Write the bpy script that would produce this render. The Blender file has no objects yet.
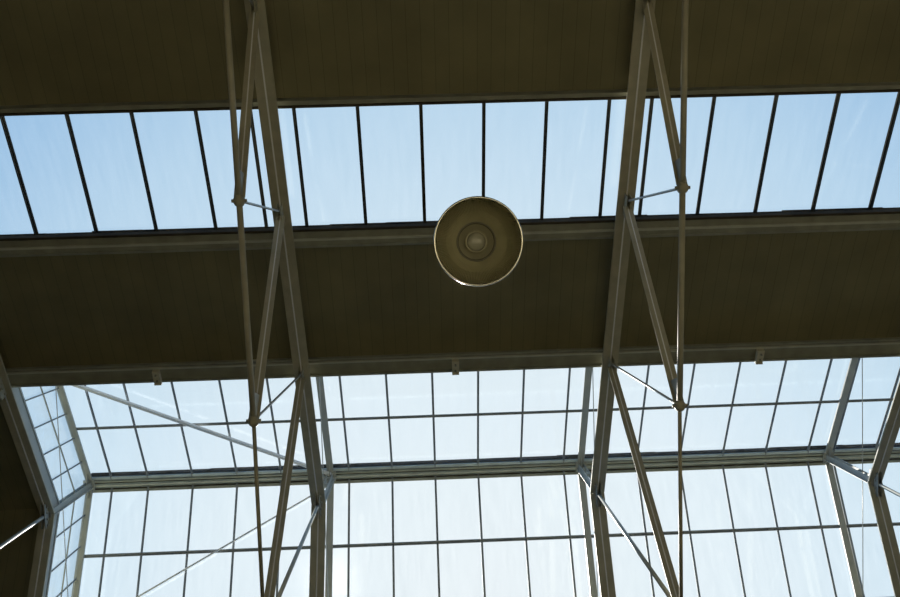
import bpy, bmesh, math, random
from mathutils import Vector, Matrix
random.seed(4)
S = bpy.context.scene
C = S.collection
EYE = 1.6

# ---------------------------------------------------------------- camera
def make_camera():
    pitch, yaw, roll = 0.0578, -0.0250, -0.0326
    Rx = Matrix(((1,0,0),(0,math.cos(pitch),-math.sin(pitch)),(0,math.sin(pitch),math.cos(pitch))))
    Ry = Matrix(((math.cos(yaw),0,math.sin(yaw)),(0,1,0),(-math.sin(yaw),0,math.cos(yaw))))
    Rz = Matrix(((math.cos(roll),-math.sin(roll),0),(math.sin(roll),math.cos(roll),0),(0,0,1)))
    R = Rz @ Ry @ Rx
    right, down, fwd = R[0], R[1], R[2]
    m = Matrix((( right[0], -down[0], -fwd[0], 0), (right[1], -down[1], -fwd[1], 0), (right[2], -down[2], -fwd[2], EYE), (0,0,0,1)))
    cd = bpy.data.cameras.new('camera'); cd.sensor_width = 36; cd.lens = 36*850/900
    cd.clip_start = .05; cd.clip_end = 500
    o = bpy.data.objects.new('camera', cd); C.objects.link(o); o.matrix_world = m
    S.camera = o
make_camera()

# ---------------------------------------------------------------- sky, sun, exposure
def make_world():
    w = bpy.data.worlds.new('sky'); S.world = w; w.use_nodes = True
    nt = w.node_tree; nt.nodes.clear()
    tc = nt.nodes.new('ShaderNodeTexCoord')
    nz = nt.nodes.new('ShaderNodeVectorMath'); nz.operation = 'NORMALIZE'
    dp = nt.nodes.new('ShaderNodeVectorMath'); dp.operation = 'DOT_PRODUCT'
    dp.inputs[1].default_value = Vector((0.05, 0.42, 0.90)).normalized()
    ac = nt.nodes.new('ShaderNodeMath'); ac.operation = 'ARCCOSINE'
    mr = nt.nodes.new('ShaderNodeMapRange'); mr.inputs['From Max'].default_value = math.radians(90)
    cr = nt.nodes.new('ShaderNodeValToRGB')
    e = cr.color_ramp.elements
    e[0].position = 0; e[0].color = (.86,.925,.965,1)
    e[1].position = 1; e[1].color = (.16,.27,.45,1)
    for p, c in ((.11,(.815,.91,.965,1)), (.20,(.77,.885,.96,1)), (.30,(.63,.795,.92,1)), (.40,(.49,.69,.87,1)), (.52,(.27,.50,.78,1))):
        k = e.new(p); k.color = c
    bg = nt.nodes.new('ShaderNodeBackground'); bg.inputs['Strength'].default_value = 1.0
    out = nt.nodes.new('ShaderNodeOutputWorld')
    L = nt.links.new
    L(tc.outputs['Generated'], nz.inputs[0]); L(nz.outputs[0], dp.inputs[0]); L(dp.outputs['Value'], ac.inputs[0])
    L(ac.outputs[0], mr.inputs['Value']); L(mr.outputs[0], cr.inputs[0]); L(cr.outputs[0], bg.inputs[0]); L(bg.outputs[0], out.inputs[0])
make_world()
sd = bpy.data.lights.new('sun', 'SUN'); sd.energy = 11.5; sd.angle = math.radians(2); sd.color = (1,.95,.86)
so = bpy.data.objects.new('sun', sd); C.objects.link(so)
so.rotation_euler = Vector((-0.12,0.36,0.92)).to_track_quat('Z','Y').to_euler()
S.view_settings.view_transform = 'Standard'; S.view_settings.look = 'None'
S.view_settings.exposure = 0.0; S.view_settings.gamma = 1; S.view_settings.use_curve_mapping = False

# ---------------------------------------------------------------- materials
def mat(name, col, rough=.6, metal=0, noise=0, nscale=6, col2=None, bump=0):
    m = bpy.data.materials.new(name); m.use_nodes = True
    nt = m.node_tree; b = nt.nodes['Principled BSDF']
    b.inputs['Base Color'].default_value = (*col,1); b.inputs['Roughness'].default_value = rough
    b.inputs['Metallic'].default_value = metal
    if noise:
        tc = nt.nodes.new('ShaderNodeTexCoord'); n = nt.nodes.new('ShaderNodeTexNoise')
        n.inputs['Scale'].default_value = nscale; n.inputs['Detail'].default_value = 6
        nt.links.new(tc.outputs['Object'], n.inputs['Vector'])
        cr = nt.nodes.new('ShaderNodeValToRGB')
        cr.color_ramp.elements[0].position = .35; cr.color_ramp.elements[1].position = .7
        c2 = col2 or tuple(c*(1-noise) for c in col)
        cr.color_ramp.elements[0].color = (*c2,1); cr.color_ramp.elements[1].color = (*col,1)
        nt.links.new(n.outputs[0], cr.inputs[0]); nt.links.new(cr.outputs[0], b.inputs['Base Color'])
        if bump:
            bp = nt.nodes.new('ShaderNodeBump'); bp.inputs['Strength'].default_value = bump
            nt.links.new(n.outputs[0], bp.inputs['Height']); nt.links.new(bp.outputs[0], b.inputs['Normal'])
    return m
def board_mat():
    # narrow painted boards running up the slope (joints every 0.19 m along the building)
    m = bpy.data.materials.new('painted_boards'); m.use_nodes = True; nt = m.node_tree; L = nt.links.new
    b = nt.nodes['Principled BSDF']; b.inputs['Roughness'].default_value = .8
    tc = nt.nodes.new('ShaderNodeTexCoord'); sp = nt.nodes.new('ShaderNodeSeparateXYZ'); L(tc.outputs['Object'], sp.inputs[0])
    dv = nt.nodes.new('ShaderNodeMath'); dv.operation = 'DIVIDE'; dv.inputs[1].default_value = .19; L(sp.outputs[0], dv.inputs[0])
    fr = nt.nodes.new('ShaderNodeMath'); fr.operation = 'FRACT'; L(dv.outputs[0], fr.inputs[0])
    lt = nt.nodes.new('ShaderNodeMath'); lt.operation = 'LESS_THAN'; lt.inputs[1].default_value = .045; L(fr.outputs[0], lt.inputs[0])
    fl = nt.nodes.new('ShaderNodeMath'); fl.operation = 'FLOOR'; L(dv.outputs[0], fl.inputs[0])
    wn = nt.nodes.new('ShaderNodeTexWhiteNoise'); wn.noise_dimensions = '1D'; L(fl.outputs[0], wn.inputs['W'])
    cr = nt.nodes.new('ShaderNodeValToRGB'); e = cr.color_ramp.elements
    e[0].color = (*BOARD_A,1); e[1].color = (*BOARD_B,1); L(wn.outputs['Value'], cr.inputs[0])
    ns = nt.nodes.new('ShaderNodeTexNoise'); ns.inputs['Scale'].default_value = 1.3; ns.inputs['Detail'].default_value = 5; L(tc.outputs['Object'], ns.inputs['Vector'])
    mx = nt.nodes.new('ShaderNodeMix'); mx.data_type = 'RGBA'; mx.blend_type = 'MULTIPLY'; mx.inputs[0].default_value = .5
    L(cr.outputs[0], mx.inputs[6]); L(ns.outputs[0], mx.inputs[7])
    mj = nt.nodes.new('ShaderNodeMix'); mj.data_type = 'RGBA'
    jf = nt.nodes.new('ShaderNodeMath'); jf.operation = 'MULTIPLY'; jf.inputs[1].default_value = .3; L(lt.outputs[0], jf.inputs[0])
    L(jf.outputs[0], mj.inputs[0]); L(mx.outputs[2], mj.inputs[6]); mj.inputs[7].default_value = (.015,.012,.008,1)
    L(mj.outputs[2], b.inputs['Base Color'])
    return m
BOARD_A, BOARD_B = (.285,.26,.145), (.30,.275,.152)
def glass_mat(name, tint, dust):
    m = bpy.data.materials.new(name); m.use_nodes = True; nt = m.node_tree; nt.nodes.clear(); L = nt.links.new
    tr = nt.nodes.new('ShaderNodeBsdfTransparent'); tr.inputs[0].default_value = (*tint,1)
    tl = nt.nodes.new('ShaderNodeBsdfTranslucent'); tl.inputs[0].default_value = (.85,.87,.88,1)
    gl = nt.nodes.new('ShaderNodeBsdfGlossy'); gl.inputs['Roughness'].default_value = .05
    tc = nt.nodes.new('ShaderNodeTexCoord'); mp = nt.nodes.new('ShaderNodeMapping'); mp.inputs['Scale'].default_value = (6,.7,.7)
    ns = nt.nodes.new('ShaderNodeTexNoise'); ns.inputs['Scale'].default_value = 2.5; ns.inputs['Detail'].default_value = 8
    L(tc.outputs['Object'], mp.inputs[0]); L(mp.outputs[0], ns.inputs['Vector'])
    mr = nt.nodes.new('ShaderNodeMapRange'); mr.inputs['From Min'].default_value = .3; mr.inputs['From Max'].default_value = .75
    mr.inputs['To Min'].default_value = dust*.4; mr.inputs['To Max'].default_value = dust*1.6; L(ns.outputs[0], mr.inputs[0])
    m1 = nt.nodes.new('ShaderNodeMixShader'); L(mr.outputs[0], m1.inputs[0]); L(tr.outputs[0], m1.inputs[1]); L(tl.outputs[0], m1.inputs[2])
    m2 = nt.nodes.new('ShaderNodeMixShader'); m2.inputs[0].default_value = .03
    L(m1.outputs[0], m2.inputs[1]); L(gl.outputs[0], m2.inputs[2])
    o = nt.nodes.new('ShaderNodeOutputMaterial'); L(m2.outputs[0], o.inputs[0])
    return m
M = dict(
    steel=mat('painted_steel', (.50,.47,.34), .55, 0, .18, 5),
    bracket=mat('bracket_paint', (.66,.63,.48), .6, 0, .1, 8),
    inner=mat('satin_aluminium', (.36,.34,.23), .4, .35, .1, 8),
    rod=mat('galvanised_rod', (.52,.53,.50), .35, .3, .1, 8),
    pale=mat('pale_painted_steel', (.43,.44,.40), .5, 0, .12, 4),
    purlin=mat('purlin_paint', (.36,.37,.30), .6, 0, .25, 4),
    purlin_lip=mat('purlin_lip', (.60,.62,.54), .55, 0, .15, 4),
    ridge=mat('ridge_paint', (.58,.68,.70), .6, 0, .2, 4),
    lead=mat('lead_flashing', (.09,.078,.058), .8, 0, .4, 3),
    bar=mat('glazing_bar_paint', (.07,.066,.05), .6, 0, .2, 5),
    bar2=mat('lantern_bar_glare', (.30,.32,.33), .6, 0, .2, 5),  # paler than the strip bars, to paint in the lantern glare
    glass=glass_mat('skylight_glass', (.985,.99,.995), .01),
    glass2=glass_mat('lantern_glass', (.985,.99,.99), .012),
    glass3=glass_mat('gable_glass', (.90,.94,.97), .12),
    floor=mat('concrete_floor', (.62,.54,.35), .3, 0, .25, 1.5),
    dimming_floor=mat('added_dark_floor', (.07,.065,.055), .9, 0, .3, 3),
    white=mat('lit_white_bar', (.88,.89,.89), .5),  # white carries the light caught by the braces and chord middles
    wall=mat('plaster_wall', (.16,.14,.10), .9, 0, .2, 1.2),
    alu=mat('spun_aluminium', (.42,.395,.25), .3, .35, .15, 12),
    dark=mat('dark_recess', (.09,.085,.055), .5, .5),
    rim=mat('bright_rim', (.80,.79,.70), .22, .9),
    housing=mat('lamp_housing_paint', (.12,.115,.10), .5),
    bulb=mat('frosted_bulb', (.34,.335,.26), .06, 0, .08, 20),
    socket=mat('porcelain_socket', (.45,.44,.38), .3),
)
M['boards'] = board_mat()
for k in ('lead','bar','bar2'): M[k].node_tree.nodes['Principled BSDF'].inputs['Specular IOR Level'].default_value = .1

# ---------------------------------------------------------------- helpers
def bx(bm, c, s, rot=None):
    """box of size s centred at c"""
    m = Matrix.Translation(Vector(c))
    if rot is not None: m = m @ rot.to_4x4()
    bmesh.ops.create_cube(bm, size=1, matrix=m @ Matrix.Diagonal((*s,1)))
def frame(a, b, side=(1,0,0)):
    d = (b-a).normalized(); s = Vector(side); s = (s - d*s.dot(d)).normalized(); n = s.cross(d)
    if n.z < 0: n = -n
    return Matrix((s, d, n)).transposed(), d, s, n
def bar(bm, a, b, w, h, off=(0,0), side=(1,0,0)):
    """rectangular bar a->b; w along the side axis, h along the normal; off = (side, normal)"""
    a, b = Vector(a), Vector(b)
    R, d, s, n = frame(a, b, side)
    c = (a+b)/2 + s*off[0] + n*off[1]
    bx(bm, c, (w, (b-a).length, h), R)
def tube(bm, a, b, r, seg=12, r2=None):
    a, b = Vector(a), Vector(b); d = b-a
    q = d.to_track_quat('Z','Y').to_matrix().to_4x4()
    bmesh.ops.create_cone(bm, cap_ends=True, segments=seg, radius1=r, radius2=r if r2 is None else r2, depth=d.length,
                          matrix=Matrix.Translation((a+b)/2) @ q)
def ball(bm, c, r, sc=(1,1,1)):
    bmesh.ops.create_uvsphere(bm, u_segments=16, v_segments=10, radius=r, matrix=Matrix.Translation(Vector(c)) @ Matrix.Diagonal((*sc,1)))
def lathe(bm, prof, seg=96, close=False):
    rings = []
    for r, z in prof:
        rings.append([bm.verts.new((r*math.cos(2*math.pi*i/seg), r*math.sin(2*math.pi*i/seg), z)) for i in range(seg)] if r > 1e-5 else [bm.verts.new((0,0,z))])
    for A, B_ in zip(rings, rings[1:]):
        for i in range(seg):
            j = (i+1) % seg
            if len(A) == 1 and len(B_) == 1: continue
            f = [A[i] if len(A)>1 else A[0]]
            if len(A)>1: f.append(A[j])
            if len(B_)>1: f += [B_[j], B_[i]]
            else: f.append(B_[0])
            bm.faces.new(f)
def obj(name, bm, m, parent=None, smooth=False, bevel=0, loc=None):
    me = bpy.data.meshes.new(name)
    bmesh.ops.recalc_face_normals(bm, faces=bm.faces)
    bm.to_mesh(me); bm.free(); me.materials.append(m if not isinstance(m, str) else M[m])
    if smooth:
        for p in me.polygons: p.use_smooth = True
    o = bpy.data.objects.new(name, me); C.objects.link(o)
    if parent: o.parent = parent
    if loc: o.location = loc
    if bevel:
        md = o.modifiers.new('bevel', 'BEVEL'); md.width = bevel; md.segments = 2; md.limit_method = 'ANGLE'
    return o
def nb(): return bmesh.new()
def tag(o, label, cat, group=None, kind=None):
    o['label'] = label; o['category'] = cat
    if group: o['group'] = group
    if kind: o['kind'] = kind
    return o
def thing(name, loc, label, cat, group=None, kind=None):
    o = bpy.data.objects.new(name, None); C.objects.link(o); o.location = loc; o.empty_display_size = .2
    return tag(o, label, cat, group, kind)
def copy_tree(o, parent=None):
    c = o.copy(); C.objects.link(c)
    if parent: c.parent = parent
    for ch in [x for x in S.objects if x.parent == o]: copy_tree(ch, c)
    return c

# ---------------------------------------------------------------- building dimensions
TX = [-6.874, -2.084, 2.916, 7.982]            # truss planes
ENDS = (-11.87, 12.98)
RY, RZ = 4.459, 14.99 + EYE                      # main apex node
SL = .519                                        # tan of the roof slope
PANEL = 2.537
def chord(y): return RZ - SL*abs(y-RY)
LRZ = 16.91 + EYE                                # underside of lantern ridge
def lant(y): return LRZ - .516*abs(y-RY)
def BZ(y):
    t = abs(y-RY)/2.537
    pts = [(0,9.93),(1,9.86),(2,9.62),(3,9.36),(4,9.09),(5,8.81)]
    for (a,p),(b,q) in zip(pts, pts[1:]):
        if t <= b+1e-6: return p+(q-p)*(t-a)/(b-a)+EYE
    return 8.81+EYE
BOARD = .36                                      # boards above chord line
EAVE = 12.68                                     # half span
Y3 = 2.0                                         # edge of lantern opening
HALF = RY - Y3

# ---------------------------------------------------------------- floor and walls
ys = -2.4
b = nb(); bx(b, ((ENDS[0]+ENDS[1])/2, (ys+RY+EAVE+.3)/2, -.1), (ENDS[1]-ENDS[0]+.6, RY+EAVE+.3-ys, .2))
o = nb(); bx(o, ((ENDS[0]+ENDS[1])/2, (ys+RY-EAVE-.3)/2, -.1), (ENDS[1]-ENDS[0]+.6, ys-(RY-EAVE-.3), .2))  # unseen dark floor area, added to cut bounce light on the outer roof
tag(obj('floor', o, 'dimming_floor'), 'unseen dark floor area added to dim the outer roof slope', 'floor', kind='structure')
tag(obj('floor', b, 'floor'), 'grey concrete hall floor under the roof', 'floor', kind='structure')
zt = chord(RY-EAVE)+.1
for nm, y in (('wall_back', RY-EAVE-.15), ('wall_front', RY+EAVE+.15)):
    b = nb(); bx(b, ((ENDS[0]+ENDS[1])/2, y, zt/2), (ENDS[1]-ENDS[0]+.6, .3, zt))
    tag(obj(nm, b, 'wall'), 'plain long side wall of the hall at the eaves', 'wall', kind='structure')
for nm, x, s in (('wall_left', ENDS[0], -1), ('wall_right', ENDS[1], 1)):
    b = nb()
    pts = [(-EAVE, 0), (EAVE, 0), (EAVE, zt), (0, RZ+.3), (-EAVE, zt)]
    v0 = [b.verts.new((x, RY+p, q)) for p, q in pts]; v1 = [b.verts.new((x+s*.3, RY+p, q)) for p, q in pts]
    b.faces.new(v0); b.faces.new(v1)
    for i in range(5): b.faces.new((v0[i], v0[(i+1)%5], v1[(i+1)%5], v1[i]))
    tag(obj(nm, b, 'wall'), 'plain end wall of the hall on the %s' % nm[5:], 'wall', kind='structure')

# ---------------------------------------------------------------- boarded roof slopes
def roof_slab(name, ya, yb, x0, x1, label, sgn=1):
    """boards between distances ya..yb from the ridge on side sgn"""
    b = nb(); a0 = RY+sgn*ya; b0 = RY+sgn*yb
    bar(b, ((x0+x1)/2, a0, chord(a0)+BOARD), ((x0+x1)/2, b0, chord(b0)+BOARD), x1-x0, .05, (0,.025))
    o = obj(name, b, 'boards'); return tag(o, label, 'roof', kind='structure')
D1a, D1b = RY+2.05, RY+.36          # glazed strip (distance from ridge): lower/outer and inner edge
roof_slab('ceiling', D1a, EAVE+.3, ENDS[0]-.3, ENDS[1]+.3, 'dark boarded roof slope above the blue skylight strip, along the top of the picture', -1)
roof_slab('ceiling', HALF+.05, D1b, ENDS[0]-.3, ENDS[1]+.3, 'dark boarded roof slope between the skylight strip and the glazed lantern', -1)
roof_slab('ceiling', 0, HALF+.02, ENDS[0]-.3, TX[0]-.05, 'dark boarded roof beyond the glazed gable at the left edge', -1)
roof_slab('ceiling', 0, HALF+.02, ENDS[0]-.3, TX[0]-.05, 'dark boarded roof past the ridge in the lower left corner', 1)
roof_slab('ceiling', HALF+.02, EAVE+.3, ENDS[0]-.3, ENDS[1]+.3, 'boarded roof slope on the far side of the lantern', 1)

# ---------------------------------------------------------------- purlins
X0, X1 = ENDS[0], ENDS[1]
def P(y, up=0): return lambda x: (x, y, chord(y)+up)
def purlin(y0, y1, label, lip_in, lip_out=None, flash=None, up=.0):
    """deep channel purlin between y0 (outer) and y1, lying on the top chords"""
    t = thing('purlin', (0, (y0+y1)/2, chord((y0+y1)/2)+.2), label, 'purlin', 'long roof purlins')
    o = Vector(t.location)
    def lbar(name, a, bb, zlo, zhi, m):
        b = nb(); ym = (a+bb)/2; L = (Vector((0,bb,chord(bb)))-Vector((0,a,chord(a)))).length
        R = Matrix.Rotation(math.atan(SL) if ym < RY else -math.atan(SL), 3, 'X')
        bx(b, Vector(((X0+X1)/2, ym, chord(ym)+(zlo+zhi)/2))-o, (X1-X0, L, (zhi-zlo)), R)
        return obj(name, b, m, t, bevel=.004)
    lbar('web', y0+.02, y1-.02, .20+up, .36+up, 'purlin')
    for ya, yb, z0, z1, m in lip_in: lbar('flange', ya, yb, z0, z1, m)
    if flash:
        b = nb(); x = X0
        while x < X1:
            l = min(random.uniform(.5, 1.6), X1-x+1e-3); d = random.uniform(.0,.018)
            bx(b, Vector((x+l/2, flash+d*.5*(-1), chord(flash)+.36))-o, (l, .07+d, .06)); x += l
        obj('flashing', b, 'lead', t)
    return t
purlin(-2.14, -2.01, 'dark purlin along the upper edge of the blue skylight strip',
       [(-2.04,-2.01,.16,.26,'lead')])
purlin(-.38, -.10, 'deep grey purlin directly behind the lamp, under the skylight strip',
       [(-.38,-.345,.17,.26,'lead'), (-.225,-.195,.16,.2,'purlin_lip'), (-.13,-.10,.17,.2,'purlin')], flash=-.385)
purlin(1.71, 1.98, 'deep grey purlin along the lower edge of the boards, beside the lantern opening',
       [(1.70,1.73,.17,.2,'purlin'), (1.76,1.785,.16,.2,'purlin_lip'), (1.935,1.965,.14,.36,'purlin')])
# the far side of the roof
purlin(2*RY-2.0, 2*RY-1.66, 'grey purlin on the far side of the lantern opening', [(2*RY-2.0,2*RY-1.96,.12,.36,'purlin')])

# ---------------------------------------------------------------- skylight strip, one window per bay
W = 5.0/5.68
def zg(y): return chord(y)+.33
def strip_window(n, xa, xb, bars, label):
    ya, yb = -2.02, -.36; xm = (xa+xb)/2
    t = thing('window_%d' % n, (xm, ya, zg(ya)), label, 'skylight', kind='structure'); o = t.location
    b = nb(); bar(b, Vector((xm, ya-.03, zg(ya-.03)))-o, Vector((xm, yb+.03, zg(yb+.03)))-o, xb-xa-.01, .006)
    obj('glass', b, 'glass', t)
    for x in bars:
        b = nb(); a, c = Vector((x, ya-.02, zg(ya-.02)))-o, Vector((x, yb+.02, zg(yb+.02)))-o
        bar(b, a, c, .045, .012, (0,-.012)); bar(b, a, c, .014, .05, (0,-.035)); bar(b, a, c, .05, .012, (0,.01))
        obj('glazing_bar', b, 'bar', t)
bays = [ENDS[0]] + TX + [ENDS[1]]
strip_bars = [
    [ENDS[0]+.3+k*W for k in range(5)] + [TX[0]-.28],
    [TX[0]+.30] + [TX[1]-.30-.75-k*W for k in (3,2,1,0)][1:] + [TX[1]-.30-.75+0*W, TX[1]-.30],
    [TX[1]+.30+k*W for k in range(6)],
    [TX[2]+.30+k*W for k in range(6)],
    [TX[3]+.30+k*W for k in range(6)],
]
strip_bars[1] = [TX[1]-.30-.75-k*W for k in (4,3,2,1,0)] + [TX[1]-.30]
names = ['skylight strip bay beyond the left edge truss', 'blue skylight strip bay left of the left big truss',
         'blue skylight strip bay above the lamp, between the two big trusses', 'blue skylight strip bay right of the right big truss',
         'skylight strip bay beyond the right edge truss']
wn = 1
for i in range(5):
    strip_window(wn, bays[i], bays[i+1], strip_bars[i], names[i]); wn += 1

# ---------------------------------------------------------------- lantern: ridge beam, frames, glazing
LX0 = TX[0]
t = thing('ridge_beam', (0, RY, LRZ), 'long grey ridge beam of the lantern with ribbed underside', 'beam'); o = t.location
def rb(name, ya, yb, z0, z1, m):
    b = nb(); bx(b, ((LX0+X1)/2, (ya+yb)/2, (z0+z1)/2), (X1-LX0, yb-ya, z1-z0)); return obj(name, b, m, t, bevel=.004)
rb('web', -.12, .165, .05, .22, 'ridge')
rb('flange', -.135, -.08, .0, .05, 'ridge'); rb('flange', -.04, -.02, .02, .05, 'purlin_lip')
rb('gap_shade', -.078, -.062, .035, .052, 'lead'); rb('gap_shade', -.012, .003, .035, .052, 'lead'); rb('gap_shade', .10, .122, .03, .052, 'lead')  # dark strips paint in the shade of the gaps between flanges
rb('flange', .03, .06, .0, .05, 'purlin_lip'); rb('flange', .125, .175, .0, .05, 'purlin')
rb('side_board', -.18, -.135, .06, .20, 'lead')
b = nb(); x = LX0
while x < X1:
    l = random.uniform(.6,1.8); d = random.uniform(0,.02); bx(b, (x+l/2, -.18-d/2, .10), (l, .03+d, .04)); x += l
obj('flashing', b, 'lead', t)

LG = .10                                        # lantern glass above rafter line
def lantern_window(n, sgn, xa, xb, bars, label):
    t = thing('window_%d' % n, ((xa+xb)/2, RY+sgn*HALF, lant(RY+HALF)), label, 'skylight', kind='structure'); o = t.location
    xm = (xa+xb)/2
    def p(x, d, up=0): return Vector((x, RY+sgn*d, lant(RY+d)+LG+up))-o
    b = nb(); bar(b, p(xm,.1), p(xm,HALF+.1), xb-xa-.01, .006); obj('glass', b, 'glass2', t)
    for x in bars:
        b = nb(); bar(b, p(x,.1), p(x,HALF+.08), .042, .012, (0,-.012)); bar(b, p(x,.1), p(x,HALF+.08), .014, .045, (0,-.03))
        obj('glazing_bar', b, 'bar2', t)
    b = nb(); d = 1.245; q = p(xm, d, -.05)
    bx(b, q, (xb-xa, .05, .035)); bx(b, q+Vector((0,.02*sgn,-.012)), (xb-xa, .012, .05))
    obj('transom', b, 'bar2', t)
Wl = .862
off = (5.0-5*Wl)/2
lb = [
    [TX[0]+.42, TX[0]+.42+.72] + [TX[0]+1.14+k*.885 for k in (1,2,3)] + [TX[1]-.30],
    [TX[1]+off+.02+k*Wl+.006*k for k in range(6)],
    [TX[2]+.33+k*.875 for k in range(6)],
    [TX[3]+.17+k*.875 for k in range(6)],
]
lnames = ['left end bay', 'bay between the two big trusses', 'bay right of the right big truss', 'bay beyond the right edge truss']
for i in range(4):
    lantern_window(wn, -1, bays[i+1], bays[i+2], lb[i], 'pale lantern glazing above the ridge beam, '+lnames[i]); wn += 1
for i in range(4):
    lantern_window(wn, 1, bays[i+1], bays[i+2], lb[i], 'pale lantern glazing below the ridge beam, '+lnames[i]); wn += 1
# upright side glazing of the lantern
for sgn, nm in ((-1,'near'), (1,'far')):
    y = RY+sgn*(HALF+.03); z0 = chord(y)+BOARD; z1 = lant(y)+LG
    t = thing('window_%d' % wn, ((LX0+X1)/2, y, z0), 'upright side glazing of the lantern on its %s side' % nm, 'window', kind='structure'); wn += 1
    b = nb(); bx(b, (0,0,(z1-z0)/2), (X1-LX0, .006, z1-z0)); obj('glass', b, 'glass2', t)
    b = nb()
    x = LX0
    while x < X1: bx(b, (x-(LX0+X1)/2, 0, (z1-z0)/2), (.04,.05,z1-z0)); x += Wl
    obj('glazing_bars', b, 'bar2', t)
    b = nb(); bx(b, (0,0,.05), (X1-LX0,.10,.10)); obj('sill', b, 'ridge', t)
    b = nb(); bx(b, (0,0,z1-z0-.05), (X1-LX0,.08,.09)); obj('head', b, 'ridge', t)
# glazed gable at the left end
t = thing('window_%d' % wn, (LX0-.02, RY, RZ), 'hazy upright glazed gable closing the lantern at the left', 'window', kind='structure'); o = t.location
gx = 0
poly = [(-HALF, chord(RY-HALF)+.30), (0, RZ+.30), (HALF, chord(RY+HALF)+.30), (HALF, lant(RY+HALF)+LG), (0, LRZ+LG), (-HALF, lant(RY-HALF)+LG)]
b = nb()
for s in (-.003,.003): b.faces.new([b.verts.new((gx+s, y, z-o.z)) for y, z in poly])
obj('glass', b, 'glass3', t)
for k in (-4,-3,-2,-1,1,2,3,4):
    y = k*.53; b = nb(); z0 = chord(RY+y)+.3-o.z; z1 = lant(RY+y)+LG-o.z
    bx(b, (gx, y, (z0+z1)/2), (.03,.018,z1-z0)); obj('mullion', b, 'bar2', t)
for sg in (-1,1):
    b = nb(); bar(b, (gx, 0, RZ+.38-o.z), (gx, sg*HALF, chord(RY+HALF)+.38-o.z), .05, .20); obj('kerb_board', b, 'pale', t)
    b = nb(); bar(b, (gx, 0, RZ+.50-o.z), (gx, sg*HALF, chord(RY+HALF)+.50-o.z), .08, .04); obj('sill', b, 'pale', t)
    b = nb(); bar(b, (gx, 0, (RZ+.3+LRZ+LG)/2-o.z+.1), (gx, sg*HALF, (chord(RY+HALF)+.3+lant(RY+HALF)+LG)/2-o.z+.1), .02, .022); obj('transom', b, 'pale', t)

# lantern frames (pale), one over each truss
def lantern_frame():
    t = thing('lantern_frame', (0, RY, RZ+.1), '', 'roof frame', 'pale lantern frames over the trusses'); o = Vector((0, RY, RZ+.1))
    for sg in (-1,1):
        a = Vector((0, RY+sg*.05, LRZ-.03))-o; e = Vector((0, RY+sg*HALF, lant(RY+HALF)-.03))-o
        b = nb(); bar(b, a, e, .13, .016, (0,0)); bar(b, a, e, .014, .12, (0,.06)); bar(b, a, e, .02, .03, (.055,.02)); bar(b, a, e, .02, .03, (-.055,.02))
        obj('rafter', b, 'pale', t, bevel=.003)
        b = nb(); y = sg*HALF
        for sx in (-.05,.05): bx(b, (sx, y, (chord(RY+HALF)+.2+lant(RY+HALF))/2-o.z), (.012,.09,lant(RY+HALF)-chord(RY+HALF)-.2))
        bx(b, (0, y, (chord(RY+HALF)+.2+lant(RY+HALF))/2-o.z), (.1,.012,lant(RY+HALF)-chord(RY+HALF)-.2))
        obj('side_post', b, 'pale', t)
    b = nb(); z0 = RZ+.05-o.z; z1 = LRZ-o.z
    for sx in (-.05,.05):
        bx(b, (sx,0,(z0+z1)/2), (.014,.12,z1-z0)); bx(b, (sx*1.4,.05,(z0+z1)/2), (.05,.014,z1-z0))
    for k in range(4): bx(b, (0,0,z0+.25+k*.45), (.09,.06,.05))
    obj('king_post', b, 'pale', t, bevel=.002)
    b = nb(); bx(b, (0,0,LRZ-.05-o.z), (.22,.20,.03)); bx(b, (0,-.12,LRZ-.10-o.z), (.02,.26,.12)); bx(b, (0,.12,LRZ-.10-o.z), (.02,.26,.12))
    obj('cap_plate', b, 'pale', t, bevel=.003)
    b = nb(); zz = lant(RY+HALF)-.08-o.z; tube(b, (.03,-HALF,zz), (.03,HALF,zz), .0085, 8); obj('tie_rod', b, 'rod', t, smooth=True)
    return t
lf = lantern_frame()
fl = ['pale lantern frame at the left end beside the glazed gable', 'pale lantern frame behind the left big truss',
      'pale lantern frame behind the right big truss', 'pale lantern frame at the right edge of the picture']
for i, x in enumerate(TX):
    c = lf if i == 0 else copy_tree(lf)
    c.location = (x+(0,0,.045,.035)[i], RY, RZ+.1); c['label'] = fl[i]

# wind braces in the lantern
def brace(a, bb, w, h, m, label):
    t = thing('wind_brace', a, label, 'brace'); a, bb = Vector(a), Vector(bb)
    b = nb(); bar(b, (0,0,0), bb-a, w, h, side=(0,0,1) if h > w else (1,0,0)); bar(b, (0,0,0), bb-a, .008, h*1.0, side=(0,0,1))
    obj('flat_bar', b, m, t)
    b = nb(); d = (bb-a).normalized()
    b.free()
    for q in (Vector((0,0,0)), bb-a):
        b = nb(); ball(b, q, w*.8); obj('end_bolt', b, m, t, smooth=True)
    return t
brace((TX[0]+.04, RY-HALF+.12, lant(RY+HALF)-.06), (TX[1]-.02, RY-.06, LRZ-.1), .06, .05, 'white', 'thick pale diagonal brace across the upper left lantern panes')
brace((TX[0]+.08, RY+HALF, lant(RY+HALF)-.06), (TX[1]-.02, RY+.17, LRZ-.1), .028, .028, 'white', 'thin white diagonal brace across the lower left lantern panes')

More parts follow.
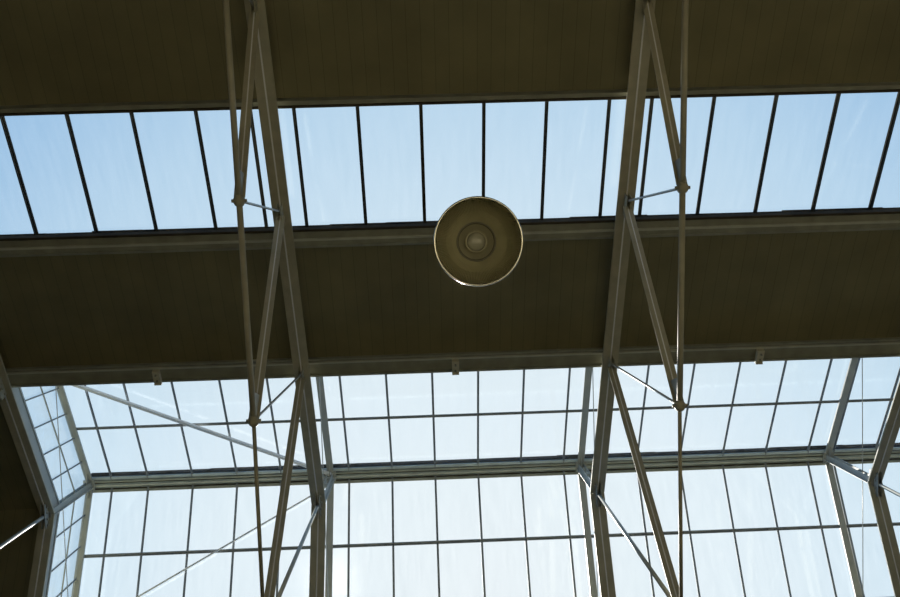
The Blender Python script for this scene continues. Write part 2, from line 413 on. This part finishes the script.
# ---------------------------------------------------------------- main trusses
def make_truss():
    t = thing('roof_truss', (0, RY, BZ(RY-EAVE)), '', 'truss', 'steel roof trusses'); o = Vector((0, RY, BZ(RY-EAVE)))
    def A(k): y = RY+k*PANEL; return Vector((0, y, chord(y)))-o
    def Bn(k):
        y = RY+k*PANEL
        return Vector((0, y, BZ(y) if abs(k) < 5 else chord(y)))-o
    for sg in (-1,1):
        # top chord: two angles back to back
        b = nb(); a, e = A(0), A(5*sg)
        for s in (-1,1):
            bar(b, a, e, .112, .014, (s*.066, .007)); bar(b, a, e, .014, .16, (s*.016, .085)); bar(b, a, e, .012, .03, (s*.122,.018))
        bar(b, a, e, .018, .014, (0,.004))
        ch = obj('top_chord', b, 'steel', t, bevel=.002)
        b = nb(); bar(b, a, e, .022, .006, (0,-.007)); obj('light_line', b, 'white', ch)  # added white strip draws the light line down the chord middle
        # bottom chord
        b = nb(); tube(b, Bn(0), Bn(2*sg*.5), .024); obj('bottom_chord', b, 'steel', t, smooth=True)
        b = nb()
        for k in range(1,5): tube(b, Bn(k*sg), Bn((k+1)*sg), .036)
        obj('bottom_chord', b, 'steel', t, smooth=True)
        # diagonals
        for k in range(1,5):
            b = nb(); a, e = A(k*sg), Bn((k-1)*sg)
            d = (e-a).normalized(); a = a + d*.10
            n = .075
            for s in (-1,1):
                bar(b, a, e-d*.04, .056, .012, (s*.036, 0)); bar(b, a, e-d*.04, .012, .06, (s*.012, .03))
            dg = obj('diagonal', b, 'steel', t, bevel=.002)
            b = nb(); bar(b, a, e-d*.04, .017, .010, (0,0)); obj('light_line', b, 'white', dg)  # same added light line along the diagonal
        # hangers
        for k in range(1,5):
            b = nb(); tube(b, A(k*sg)+Vector((0,0,.02)), Bn(k*sg), .0165)
            tube(b, A(k*sg)-Vector((0,0,.05)), A(k*sg)+Vector((0,0,.03)), .035, 6)
            obj('hanger_rod', b, 'rod', t, smooth=False)
    b = nb(); tube(b, A(0)+Vector((0,0,.02)), Bn(0), .03, 14); obj('hanger_rod', b, 'pale', t, smooth=True)
    # joints
    for k in range(-4,5):
        b = nb(); p = Bn(k); r = .052 if k % 2 or k else .052
        ball(b, p, .075, (.9,1,1)); tube(b, p+Vector((-.085,0,0)), p+Vector((.085,0,0)), .022, 6)
        obj('pin_joint', b, 'steel', t, smooth=True)
        if k:
            b = nb(); e = Bn(k+(1 if k > 0 else -1)); q = A(k+(1 if k > 0 else -1)); d = (e-p).normalized(); d2 = (q-p).normalized()
            for sx in (-.03,.03):
                f0 = [b.verts.new(w+Vector((sx+z,0,0))) for z in (-.005,.005) for w in (p-d*.06, p+d*.34, p+d2*.36, p+Vector((0,0,.10)))]
                b.faces.new(f0[:4]); b.faces.new(f0[4:])
                for i in range(4): b.faces.new((f0[i], f0[(i+1)%4], f0[4+(i+1)%4], f0[4+i]))
            obj('foot_gusset', b, 'steel', t)
    for k in range(-4,5):
        if k == 0: continue
        b = nb(); p = A(k); sg = 1 if k > 0 else -1
        R = Matrix.Rotation(math.atan(SL)*(-sg), 3, 'X')
        for s in (-1,1): bx(b, p+Vector((s*.028,-sg*.06,-.05)), (.01,.34,.20), R)
        for yy in (-.1,0,.1): tube(b, p+R@Vector((-.05,yy-sg*.06,-.06)), p+R@Vector((.05,yy-sg*.06,-.06)), .016, 6)
        obj('gusset_plate', b, 'steel', t)
    b = nb()
    for s in (-1,1):
        bx(b, (s*.034,0,A(0).z-.02), (.012,.44,.30))
        for yy in (-.16,-.06,.06,.16): tube(b, (s*.03,yy,A(0).z-.10), (s*.065,yy,A(0).z-.10), .02, 6)
    bx(b, (0,0,A(0).z-.02), (.16,.34,.014))
    obj('apex_plate', b, 'pale', t, bevel=.003)
    for k in (-5,5):
        b = nb(); bx(b, Bn(k)+Vector((0,0,-.06)), (.3,.35,.25)); obj('bearing_shoe', b, 'steel', t)
    return t
tr = make_truss()
tl = ['grey steel roof truss cut off at the left edge of the picture', 'grey steel roof truss left of the lamp, seen full height',
      'grey steel roof truss right of the lamp, seen full height', 'grey steel roof truss cut off at the right edge of the picture']
for i, x in enumerate(TX):
    c = tr if i == 0 else copy_tree(tr)
    c.location = (x, RY, BZ(RY-EAVE)); c['label'] = tl[i]

# ---------------------------------------------------------------- mid-bay brackets on the lower purlin
def make_bracket():
    t = thing('purlin_bracket', (0,1.93,chord(1.93)+.1), '', 'bracket', 'small brackets on the purlin')
    R = Matrix.Rotation(math.atan(SL), 3, 'X')
    b = nb(); bx(b, (0,.0,.0), (.115,.24,.08), R); bx(b, (0,.105,.06), (.115,.03,.12), R); obj('body', b, 'bracket', t, bevel=.008)
    b = nb()
    for y in (-.06,.05): tube(b, R@Vector((0,y,-.07)), R@Vector((0,y,-.04)), .016, 6)
    obj('bolt', b, 'purlin', t)
    return t
br = make_bracket()
for i, (x, l) in enumerate(((-4.43,'small grey bracket on the purlin edge, leftmost of the three'),
                            (.40,'small grey bracket on the purlin edge below the lamp'),
                            (5.41,'small grey bracket on the purlin edge, rightmost of the three'))):
    c = br if i == 0 else copy_tree(br)
    c.location = (x,1.91,chord(1.91)+.105); c['label'] = l

# ---------------------------------------------------------------- the lamp
LZ = 5.83 + EYE
t = thing('pendant_lamp', (.353,-.048,LZ), 'large round ribbed metal pendant lamp seen from directly below', 'lamp')
prof_in = [(.296,.004),(.290,.03),(.275,.085),(.250,.14),(.215,.195),(.175,.235),(.140,.262)]
b = nb(); seg = 280
rings = []
for r, z in prof_in:
    fr = max(0, (r-.15)/.146)
    rings.append([b.verts.new(((r+(.006*fr if i%2 else 0))*math.cos(2*math.pi*i/seg), (r+(.006*fr if i%2 else 0))*math.sin(2*math.pi*i/seg), z)) for i in range(seg)])
outer = [(.302,.002),(.297,.035),(.282,.09),(.257,.146),(.221,.202),(.180,.243),(.140,.270)]
for r, z in outer[::-1]:
    rings.append([b.verts.new((r*math.cos(2*math.pi*i/seg), r*math.sin(2*math.pi*i/seg), z)) for i in range(seg)])
rings.append(rings[0])
for A_, B_ in zip(rings, rings[1:]):
    for i in range(seg): b.faces.new((A_[i], A_[(i+1)%seg], B_[(i+1)%seg], B_[i]))
obj('reflector', b, 'alu', t)
b = nb(); lathe(b, [(.296,.008),(.292,-.002),(.298,-.010),(.306,-.008),(.309,.002),(.304,.012),(.296,.008)], 128); obj('rim', b, 'rim', t, smooth=True)
b = nb(); lathe(b, [(.142,.258),(.134,.256),(.126,.262),(.126,.275),(.146,.275),(.142,.258)], 96); obj('neck_ring', b, 'dark', t, smooth=True)
b = nb(); lathe(b, [(.127,.264),(.110,.276),(.085,.300),(.0,.310),(0,.368),(.09,.364),(.114,.338),(.130,.290),(.127,.264)], 96); obj('upper_reflector', b, 'inner', t, smooth=True)
b = nb(); lathe(b, [(0,.235),(.03,.237),(.052,.246),(.066,.262),(.070,.280),(.060,.305),(.04,.325),(.028,.345),(.028,.356),(0,.356)], 64); obj('bulb', b, 'bulb', t, smooth=True)
b = nb(); lathe(b, [(.079,.252),(.076,.246),(.070,.246),(.068,.252),(.070,.262),(.078,.262),(.079,.252)], 64); obj('bulb_collar', b, 'inner', t, smooth=True)
b = nb(); lathe(b, [(0,.62),(.05,.615),(.085,.59),(.095,.55),(.095,.42),(.12,.39),(.125,.368),(.0,.368)], 48); obj('housing', b, 'housing', t, smooth=True)
b = nb(); tube(b, (0,0,.61), (0,0,.70), .012); tube(b, (0,0,.69), (0,0,chord(-.045)+.2-LZ), .006, 8); obj('suspension_cable', b, 'housing', t)
b = nb(); bx(b, (0,-.03,chord(-.045)+.19-LZ), (.06,.14,.03)); obj('hanger_plate', b, 'housing', t)
